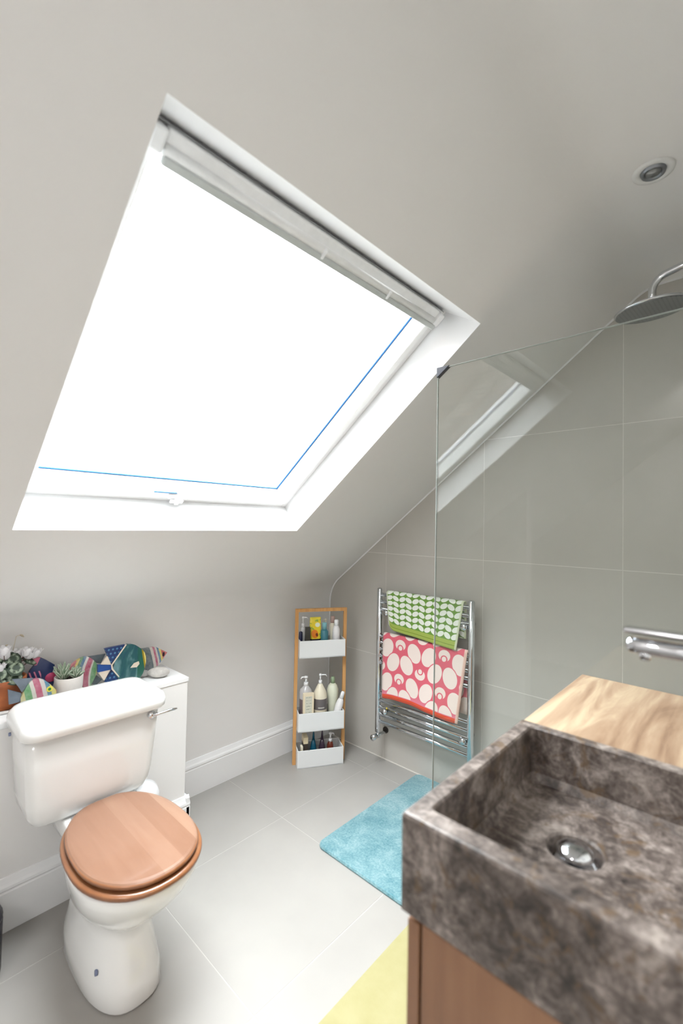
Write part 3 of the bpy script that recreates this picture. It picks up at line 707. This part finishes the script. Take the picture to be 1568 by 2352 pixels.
#        z    xback xfront hw   n    ycentre
for z, xb, xf, hw, n, yc in ((0, .20, .652, .100, 2.6, -1.54), (.008, .195, .657, .104, 2.6, -1.54), (.05, .20, .650, .102, 2.5, -1.54), (.10, .215, .630, .094, 2.4, -1.54), (.155, .225, .612, .084, 2.4, -1.538), (.185, .22, .612, .083, 2.4, -1.536), (.203, .20, .628, .094, 2.3, -1.535),
                             (.225, .24, .655, .113, 2.2, -1.533), (.26, .28, .695, .136, 2.2, -1.532), (.30, .31, .730, .154, 2.2, -1.53), (.345, .33, .758, .166, 2.2, -1.53), (.372, .34, .768, .171, 2.2, -1.53), (.380, .345, .765, .168, 2.2, -1.53)):
    cx = xb+(xf-xb)*.55; rg.append(sup(cx, yc-.008, cx-xb, hw, n, z, 48, xf-cx))
loft(bm, rg); link('pan', bm, CER, to, True)
bm = bmesh.new()  # rear shelf carrying the cistern
loft(bm, [rrect(.12, .36, -1.635, -1.425, .03, .30), rrect(.115, .365, -1.645, -1.415, .03, .33), rrect(.115, .37, -1.648, -1.412, .03, .376), rrect(.12, .365, -1.643, -1.417, .028, .384)]); link('rear_shelf', bm, CER, to, True)
def dring(a_f, a_b, hw, z, xc=.565, cut=.316):
    out = []
    for k in range(56):
        th_ = 2*math.pi*k/56; c, s = math.cos(th_), math.sin(th_); a = a_f if c > 0 else a_b
        e = .92 if c > 0 else .86; out.append(Vector((max(cut, xc+a*math.copysign(abs(c)**e, c)), -1.539+(hw-.003)*math.copysign(abs(s)**e, s), z)))
    return out
bm = bmesh.new(); q = [(.208, .260, .168, .3825), (.215, .268, .175, .386), (.217, .270, .177, .392), (.214, .267, .174, .398), (.206, .259, .166, .4)]
loft(bm, [dring(a, b_, h, z) for a, b_, h, z in q]); link('seat_ring', bm, SEATSH, to, True)
bm = bmesh.new(); q = [(.196, .252, .156, .4025), (.203, .260, .163, .405), (.206, .263, .166, .411), (.203, .260, .163, .417)]
loft(bm, [dring(a, b_, h, z, cut=.312) for a, b_, h, z in q]+[], True); ld = link('seat_lid', bm, SEATSH, to, True)
bm = bmesh.new(); q = [(.2025, .2595, .1625, .4171), (.199, .256, .159, .4195), (.192, .249, .152, .4207)]
loft(bm, [dring(a, b_, h, z, cut=.313) for a, b_, h, z in q], True); link('lid_top', bm, SEATW, ld, False)
for yy in (-1.61, -1.45):
    bm = bmesh.new(); tube(bm, [(.314, yy-.022, .396), (.314, yy+.022, .396)], .006, 12); link('hinge', bm, CHR, to, True)
# cistern
CYc, CHW = -1.555, .208
bm = bmesh.new(); rg = []
for z, ins, xf in ((.386, .070, .272), (.389, .050, .284), (.399, .032, .293), (.42, .022, .299), (.46, .014, .306), (.56, .007, .314), (.676, .001, .322)):
    rg.append(rrect(.106, xf, CYc-CHW+ins, CYc+CHW-ins, min(.035, (xf-.106)/2-.01), z, 5))
loft(bm, rg); link('cistern', bm, CER, to, True)
bm = bmesh.new(); rg = []
for z, i in ((.674, .0), (.677, -.010), (.684, -.015), (.706, -.016), (.722, -.011), (.733, .002), (.738, .016), (.741, .045), (.742, .08)):
    rg.append(rrect(.106+max(0, i*.5), .330-i*1.0, CYc-CHW+i, CYc+CHW-i, max(.006, .042-max(0, i)*.45), z, 6))
loft(bm, rg); link('cistern_lid', bm, CER, to, True)
hb = Vector((.322, -1.388, .657))
bm = bmesh.new(); tube(bm, [hb+Vector((-.006, 0, 0)), hb+Vector((.010, 0, 0)), hb+Vector((.016, 0, 0))], [.014, .0135, .009], 20)
tube(bm, [hb+Vector((.012, .002, 0)), hb+Vector((.018, .030, .001)), hb+Vector((.022, .066, .004)), hb+Vector((.020, .088, .002))], [.0065, .0045, .0055, .003], 12); link('flush_handle', bm, CHR, to, True)
# pan connector and overflow
bm = bmesh.new(); tube(bm, [(.118, -1.315, .262), (.150, -1.325, .262), (.152, -1.326, .262), (.21, -1.38, .255), (.27, -1.45, .235)], [.058, .058, .050, .050, .045], 24)
link('waste_connector', bm, WHITEPL, to, True)
bm = bmesh.new(); tube(bm, [(.13, -1.762, .645), (.13, -1.768, .645)], .006, 10); link('overflow_cap', bm, plain('blue_grey_cap', (120, 130, 160), .4), to, True)
bm = bmesh.new(); v = Vector((-.10, -1, .12)).normalized(); tube(bm, [Vector((.56, -1.630, .085)), Vector((.56, -1.630, .085))+v*.006], .0075, 10); link('floor_screw_cap', bm, plain('blue_grey_cap', (120, 130, 160), .4), to, True)

# ---------------------------------------------------------------- bin at the left edge
bn = thing('pedal_bin', (.228, -1.892, 0), 'black round bin on the floor left of the toilet', 'bin')
bm = bmesh.new(); lathe(bm, [(.098, 0), (.105, .004), (.105, .15), (.10, .156)], (.228, -1.892, 0), 32); link('drum', bm, plain('black_plastic', (26, 24, 32), .35), bn, True)
bm = bmesh.new(); lathe(bm, [(.104, .156), (.105, .163), (.09, .176), (.05, .184), (.001, .186)], (.228, -1.892, 0), 32); link('lid', bm, plain('black_plastic', (26, 24, 32), .35), bn, True)

# ---------------------------------------------------------------- ledge objects: wooden fish
def fmat(name, stops, angle=0, y0=0, y1=1, bend=0, zc=0):
    """painted bands along y (object space); stops [(pos 0..1, rgb)]"""
    m, t, b = base(name, (200, 200, 200), .35, coat=.3)
    x, y, z = coords(t); zz = z-zc; yy = y+zz*angle+zz*zz*bend
    f = (yy-y0)/(y1-y0); c = ramp(t, f+noise(t, 60, 2)*.02-.01, [(p, lin(tuple(c_*.86 for c_ in cl))) for p, cl in stops], True)
    sc = noise(t, 70, 4); c = mixc(t, (sc-.5)*.5+.12, c, lin((240, 240, 235)))
    setc(t, b, c); return m
def plate(name, x, pts, mat, parent, th=.014, bev=.003):
    bm = bmesh.new(); prism(bm, [Vector((x-th/2, a, c)) for a, c in pts], (th, 0, 0)); bevel_all(bm, bev, 2, 40)
    return link(name, bm, mat, parent, False)
def smoothpoly(pts, it=2):
    for _ in range(it):
        o = []
        for i, p in enumerate(pts):
            q = pts[(i+1) % len(pts)]; o += [(p[0]*.75+q[0]*.25, p[1]*.75+q[1]*.25), (p[0]*.25+q[0]*.75, p[1]*.25+q[1]*.75)]
        pts = o
    return pts
def dotm(name, bgc, dc):
    m, t, b = base(name, bgc, .35, coat=.3); x, y, z = coords(t); st = (z/.016).floor().mod(2.0)
    p = (y+st*.008).mod(.016)-.008; q = z.mod(.016)-.008
    setc(t, b, mixc(t, (p*p+q*q).step(.000016, .000012), lin(bgc), lin(dc))); return m
CREAMP = plain('cream_paint', (222, 208, 190), .4); GREYF = plain('grey_painted_wood', (96, 106, 112), .45, var=.3)
# teal fish
m, t, b = base('teal_painted_wood', (50, 110, 115), .3, coat=.4); x, y, z = coords(t)
f = noise(t, 22, 5, stretch=(1, 1, .5), dist=.6)
c = ramp(t, f, [(.3, lin((20, 66, 88))), (.5, lin((34, 88, 92))), (.68, lin((110, 150, 155)))])
c = mixc(t, (y-.035).gt(0), c, ramp(t, f, [(.3, lin((14, 62, 74))), (.6, lin((28, 94, 78)))]))
yh = y+(z-.09)*.18
c = mixc(t, (yh-.058).gt(0), c, lin((150, 128, 22))); c = mixc(t, (yh-.0645).gt(0), c, lin((222, 200, 110))); setc(t, b, c)
tf = thing('teal_fish_ornament', (0, -1.34, LZ), 'large teal painted wooden fish facing right on the ledge', 'ornament')
plate('body', 0, smoothpoly([(-1.408, .760), (-1.353, .838), (-1.322, .834), (-1.297, .815), (-1.277, .795), (-1.268, .763), (-1.272, .730), (-1.284, .695), (-1.31, .677), (-1.35, .677), (-1.385, .708)], 1), m, tf, .018)
DOTB = dotm('blue_spotted_paint', (18, 50, 100), (74, 124, 160))
plate('upper_fin', 0, [(-1.436, .836), (-1.357, .838), (-1.409, .770)], DOTB, tf, .013)
plate('lower_fin', 0, [(-1.403, .744), (-1.378, .709), (-1.40, .677), (-1.433, .705)], DOTB, tf, .013)
plate('tail', 0, [(-1.458, .776), (-1.404, .765), (-1.404, .747), (-1.458, .747)], plain('blue_paint', (34, 76, 146), .4), tf, .013)
plate('tail_fin', 0, [(-1.446, .775), (-1.423, .803), (-1.408, .766)], CREAMP, tf, .010, .001); plate('tail_fin', 0, [(-1.456, .746), (-1.410, .749), (-1.433, .708)], CREAMP, tf, .010, .001)
plate('eye', .0095, [(-1.334, .739), (-1.320, .755), (-1.300, .759), (-1.297, .748), (-1.308, .736)], CREAMP, tf, .002, .0003)
plate('cream_line', .0095, [(-1.357, .838), (-1.351, .838), (-1.405, .766), (-1.402, .750), (-1.376, .712), (-1.380, .712), (-1.408, .748), (-1.411, .766)], CREAMP, tf, .0015, .0002)
# long grey fish behind
m = fmat('striped_snout_paint', [(0, (92, 110, 120)), (.66, (232, 222, 214)), (.715, (196, 84, 122)), (.765, (226, 220, 214)), (.80, (52, 120, 164)), (.842, (238, 214, 96)), (.885, (222, 96, 96)), (1, (222, 96, 96))], .25, -.10-.0, .105, 1.0, .07)
lf = thing('grey_fish_ornament', (-.06, -1.25, LZ), 'grey wooden fish with striped head pointing right, behind the teal one', 'ornament')
plate('body', -.06, [(-1.40, .775), (-1.30, .795), (-1.245, .789), (-1.221, .789), (-1.197, .787), (-1.181, .776), (-1.145, .7535), (-1.161, .732), (-1.177, .714), (-1.187, .703), (-1.235, .685), (-1.30, .677), (-1.38, .677), (-1.42, .72)], m, lf, .014)
plate('mouth', -.0520, [(-1.166, .758), (-1.158, .757), (-1.158, .744), (-1.164, .737), (-1.168, .745)], plain('black_paint', (40, 16, 34), .4), lf, .0015, .0002)
# left-facing striped fish
m = fmat('rainbow_stripe_paint', [(0, (226, 116, 130)), (.16, (238, 206, 92)), (.24, (86, 150, 90)), (.33, (48, 116, 160)), (.43, (232, 226, 218)), (.52, (196, 70, 108)), (.70, (230, 224, 210)), (.76, (110, 176, 110)), (.93, (226, 220, 130))], -.2, -.065, .048, -2.5, .075)
f5 = thing('striped_fish_ornament', (-.04, -1.49, LZ), 'rainbow-striped wooden fish facing left beside the succulent pot', 'ornament')
plate('body', -.04, smoothpoly([(-1.440, .757), (-1.467, .795), (-1.49, .808), (-1.512, .803), (-1.532, .790), (-1.556, .770), (-1.537, .755), (-1.505, .715), (-1.492, .677), (-1.476, .677), (-1.455, .715)], 1), m, f5, .015)
plate('top_fin', -.045, [(-1.495, .803), (-1.414, .801), (-1.431, .766), (-1.455, .773)], GREYF, f5, .008, .001)
plate('lower_fin', -.045, [(-1.470, .705), (-1.453, .729), (-1.424, .700), (-1.45, .68)], GREYF, f5, .008, .001)
# navy fish
m, t, b = base('navy_pink_paint', (30, 46, 96), .4, coat=.2); x, y, z = coords(t)
strp = (((y+z*.35).mod(.0155))-.0078).abs().lt(.0026)*y.lt(-.006)*z.lt(.105); c = mixc(t, strp, lin((32, 48, 92)), lin((206, 120, 150)))
c = mixc(t, (y+.028-(z-.11)*.4).lt(0)*z.gt(.128), c, lin((196, 90, 122))); setc(t, b, c)
f3 = thing('navy_fish_ornament', (-.06, -1.63, LZ), 'navy and pink wooden fish half hidden behind the cyclamen leaves', 'ornament')
plate('body', -.06, [(-1.690, .735), (-1.672, .786), (-1.652, .812), (-1.668, .832), (-1.640, .829), (-1.621, .816), (-1.592, .792), (-1.599, .766), (-1.588, .745), (-1.60, .70), (-1.62, .677), (-1.66, .677)], m, f3, .014)
bm = bmesh.new(); bmesh.ops.create_uvsphere(bm, u_segments=20, v_segments=10, radius=1)
for v in bm.verts: v.co = Vector((v.co.x*.004-.052, v.co.y*.0205-1.603, v.co.z*.0175+.748))
link('cheek_disc', bm, plain('raspberry_paint', (184, 66, 104), .4), f3, True)
# small striped fish in front of the flower pot
m = fmat('pastel_stripe_paint', [(0, (226, 216, 150)), (.08, (104, 176, 110)), (.27, (236, 232, 220)), (.38, (206, 84, 124)), (.56, (236, 226, 222)), (.68, (80, 150, 186)), (.80, (238, 226, 120)), (.93, (232, 112, 132))], .25, -.055, .055, 1.2, .07)
f2 = thing('small_fish_ornament', (.04, -1.665, LZ), 'small pastel-striped wooden fish with grey fins before the terracotta pot', 'ornament')
plate('body', .04, smoothpoly([(-1.722, .722), (-1.713, .742), (-1.698, .772), (-1.681, .785), (-1.656, .777), (-1.636, .758), (-1.622, .741), (-1.607, .722), (-1.625, .705), (-1.650, .680), (-1.680, .677), (-1.71, .69)], 1), m, f2, .014)
plate('top_fin', .037, [(-1.745, .795), (-1.683, .785), (-1.716, .744), (-1.727, .766)], plain('blue_grey_paint', (112, 122, 134), .45, var=.2), f2, .007, .001)
plate('tail', .038, [(-1.756, .763), (-1.718, .742), (-1.716, .713), (-1.752, .712)], plain('blue_grey_paint', (112, 122, 134), .45, var=.2), f2, .008, .001)
bm = bmesh.new(); tube(bm, [(.047, -1.634, .737), (.0485, -1.634, .737)], .010, 16); link('eye', bm, plain('yellow_eye', (232, 222, 90), .4), f2)
bm = bmesh.new(); tube(bm, [(.0485, -1.634, .737), (.0495, -1.634, .737)], .005, 12); link('pupil', bm, plain('green_pupil', (50, 130, 70), .4), f2)

# cyclamen in a terracotta pot
pc = Vector((-.042, -1.752, LZ))
cp = thing('potted_cyclamen', pc, 'white cyclamen in a terracotta pot at the left end of the ledge', 'plant')
bm = bmesh.new(); lathe(bm, [(.060, 0), (.066, .003), (.070, .012), (.066, .013), (.058, .006), (.001, .006)], pc, 32); link('saucer', bm, plain('white_saucer', (226, 222, 218), .4), cp, True)
bm = bmesh.new(); lathe(bm, [(.048, .008), (.052, .012), (.063, .088), (.066, .090), (.067, .108), (.064, .110), (.058, .108), (.057, .098), (.001, .098)], pc, 32)
m, t, b = base('terracotta', (176, 102, 62), .8); setc(t, b, ramp(t, noise(t, 16, 4), [(.3, lin((150, 86, 56))), (.6, lin((184, 106, 62))), (.8, lin((196, 128, 84)))])); link('pot', bm, m, cp, True)
bm = bmesh.new(); bmesh.ops.create_icosphere(bm, subdivisions=4, radius=1); rr = random.Random(5)
for v in bm.verts: v.co = pc+Vector((v.co.x*.056, v.co.y*.056, .100+v.co.z*.014+rr.uniform(-.003, .003)))
link('moss', bm, plain('olive_moss', (116, 100, 36), .95, var=.4), cp)
m, t, b = base('cyclamen_leaf', (60, 80, 62), .45); u_, v_, w_ = coords(t, 'UV'); d = (u_*u_+v_*v_)
c = mixc(t, ((d-.42).abs()).step(.22, .12), lin((48, 66, 50)), lin((150, 164, 142))); c = mixc(t, (noise(t, 90, 3)).step(.45, .1), c, lin((44, 58, 46))); setc(t, b, c); LEAF = m
def leaf(c, nrm, r, rot):
    bm = bmesh.new(); uvl = bm.loops.layers.uv.new('UVMap'); n = Vector(nrm).normalized(); a = n.orthogonal().normalized(); b_ = n.cross(a)
    a, b_ = a*math.cos(rot)+b_*math.sin(rot), b_*math.cos(rot)-a*math.sin(rot)
    c = Vector(c); ctr = bm.verts.new(c-a*r*.25); prev = [ctr]; rings = []
    for q in (.5, 1):
        rg = []
        for k in range(19):
            th = R(-168)+R(336)*k/18; rad = r*q*(1-.12*math.cos(th*7)*.4)*(1+.12*math.cos(th))
            p = (rad*math.cos(th), rad*math.sin(th)); rg.append((bm.verts.new(c+a*p[0]+b_*p[1]+n*(-.28*r*q*q+.04*r*math.sin(k*2.1)*q)), (p[0]/r, p[1]/r)))
        rings.append(rg)
    def face(vs):
        f_ = bm.faces.new([k[0] for k in vs])
        for lp, k in zip(f_.loops, vs): lp[uvl].uv = k[1]
    cc = (ctr, (-.25, 0))
    for k in range(18): face((cc, rings[0][k], rings[0][k+1])); face((rings[0][k], rings[1][k], rings[1][k+1], rings[0][k+1]))
    return link('leaf', bm, LEAF, cp, True)
rr = random.Random(11)
for k in range(26):
    th = rr.uniform(0, 6.28); q = rr.uniform(.015, .085); h = .170-.5*q+rr.uniform(-.022, .028)
    c = pc+Vector((q*math.cos(th)*.8, q*math.sin(th), h)); nn = Vector((math.cos(th)*.7+.55, math.sin(th)*.7-.2, .9))
    leaf(c, nn, rr.uniform(.020, .028), rr.uniform(0, 6))
    bm = bmesh.new(); tube(bm, [pc+Vector((0, 0, .1)), pc+Vector((q*.5*math.cos(th), q*.5*math.sin(th), h*.8)), c-nn.normalized()*.004], .0014, 6); link('leaf_stem', bm, plain('dark_stem', (92, 60, 56), .6), cp, True)
PET = plain('white_petal', (232, 230, 232), .6)
def flower(c, lean):
    c = Vector(c); bm = bmesh.new()
    for k in range(6):
        th = k*math.pi/3; d = Vector((math.cos(th), math.sin(th), 0)); side = Vector((-math.sin(th), math.cos(th), 0)); rows = []
        for q, w, o_, h in ((0, .004, .004, 0), (.3, .009, .010, .007), (.7, .011, .013, .020), (1, .004, .016+.004*(k % 2), .031)):
            rows.append([bm.verts.new(c+d*o_+side*w*s+Vector(lean)*h*20*.03+Vector((0, 0, h))) for s in (-1, 0, 1)])
        for A_, B_ in zip(rows, rows[1:]):
            for i in (0, 1): bm.faces.new((A_[i], A_[i+1], B_[i+1], B_[i]))
    o = link('flower', bm, PET, cp, True); md = o.modifiers.new('t', 'SOLIDIFY'); md.thickness = .0012
    bm = bmesh.new(); tube(bm, [pc+Vector((0, 0, .1)), (pc+c)/2+Vector((0, 0, .075)), c+Vector((0, 0, .002))], .0013, 6); link('flower_stem', bm, plain('dark_stem', (92, 60, 56), .6), cp, True)
for c, ln in (((-.02, -1.755, .852), (0, -.3, 0)), ((-.03, -1.693, .848), (0, .3, 0)), ((-.05, -1.662, .832), (0, .5, 0)), ((.0, -1.775, .815), (.2, 0, 0)), ((-.05, -1.715, .842), (0, 0, 0)), ((-.05, -1.80, .86), (0, 0, 0)), ((.01, -1.765, .875), (0, 0, 0)), ((-.04, -1.680, .835), (.2, -.2, 0))): flower(c, ln)
for tip in ((-.05, -1.707, .925), (-.05, -1.748, .895)):
    bm = bmesh.new(); tp_ = Vector(tip); tube(bm, [pc+Vector((0, .01, .11)), tp_+Vector((0, -.022, -.06)), tp_+Vector((0, -.012, -.004)), tp_], .0012, 6)
    tube(bm, [tp_, tp_+Vector((0, .006, -.004)), tp_+Vector((0, .012, -.010))], [.003, .004, .001], 8); link('bud_stem', bm, plain('buff_bud', (176, 164, 140), .6), cp, True)

# succulent in a small white pot
sc = Vector((-.005, -1.557, LZ))
su = thing('potted_succulent', sc, 'striped green succulent in a small white round pot', 'plant')
bm = bmesh.new(); lathe(bm, [(.036, 0), (.040, .003), (.047, .04), (.0485, .078), (.047, .080), (.0435, .079), (.042, .066), (.001, .066)], sc, 32); link('pot', bm, plain('off_white_pot', (222, 216, 210), .5), su, True)
bm = bmesh.new(); lathe(bm, [(.041, .066), (.03, .069), (.001, .070)], sc, 24); link('soil', bm, plain('dark_soil', (58, 50, 48), .95, var=.4), su, True)
m, t, b = base('striped_succulent_leaf', (140, 160, 130), .5); u_, v_, w_ = coords(t, 'UV')
setc(t, b, mixc(t, (u_.mod(.5)-.25).abs().lt(.12), lin((196, 204, 186)), lin((92, 120, 88)))); SUCL = m
def spike(c, d, ln, w):
    bm = bmesh.new(); uvl = bm.loops.layers.uv.new('UVMap'); d = Vector(d).normalized(); a = d.orthogonal().normalized(); b_ = d.cross(a); rg = []
    for q, k in ((0, .7), (.3, 1), (.65, .75), (.92, .28), (1, .05)):
        rg.append([(bm.verts.new(Vector(c)+d*ln*q+Vector((0, 0, -.010*q*q))+(a*math.cos(i*math.pi/4)*w*k+b_*math.sin(i*math.pi/4)*w*.6*k)), (i*.25, q)) for i in range(8)])
    for A_, B_ in zip(rg, rg[1:]):
        for i in range(8):
            vs = (A_[i], A_[(i+1) % 8], B_[(i+1) % 8], B_[i]); f_ = bm.faces.new([v[0] for v in vs])
            for lp, v in zip(f_.loops, vs): lp[uvl].uv = v[1]
    link('leaf', bm, SUCL, su, True)
for cc, n1, tall in ((Vector((-.004, -.020, .068)), 14, .068), (Vector((.006, .020, .068)), 12, .050)):
    for k in range(n1):
        th = k*2.399; q = k/n1; spike(sc+cc, (math.cos(th)*(.2+.6*q), math.sin(th)*(.2+.6*q), 1.25-.55*q), tall*(1.15-.25*q), .0088)

# pebbles
def pebble(c, r, rot, col, label):
    bm = bmesh.new(); bmesh.ops.create_icosphere(bm, subdivisions=4, radius=1); M_ = Matrix.Rotation(rot, 4, 'Z')
    for v in bm.verts:
        p = v.co.copy(); e = 1+.05*math.sin(p.x*3+1)+.04*math.cos(p.y*4+p.z*2); v.co = Vector(c)+M_@Vector((p.x*r[0]*e, p.y*r[1]*e, (p.z)*r[2]+r[2]))
    m, t, b = base(label[:12], col, .7); setc(t, b, ramp(t, noise(t, 40, 5), [(.35, lin(tuple(int(v*.86) for v in col))), (.65, lin(col))]))
    o = link('pebble', bm, m, None, True); rebase(o, c); tag(o, label, 'stone'); return o
pebble((.016, -1.217, LZ), (.046, .029, .0215), R(52), (206, 202, 196), 'smooth pale grey pebble on the right end of the ledge')
pebble((-.035, -1.262, LZ), (.030, .022, .014), R(50), (186, 182, 178), 'darker grey pebble half hidden behind the pale one')
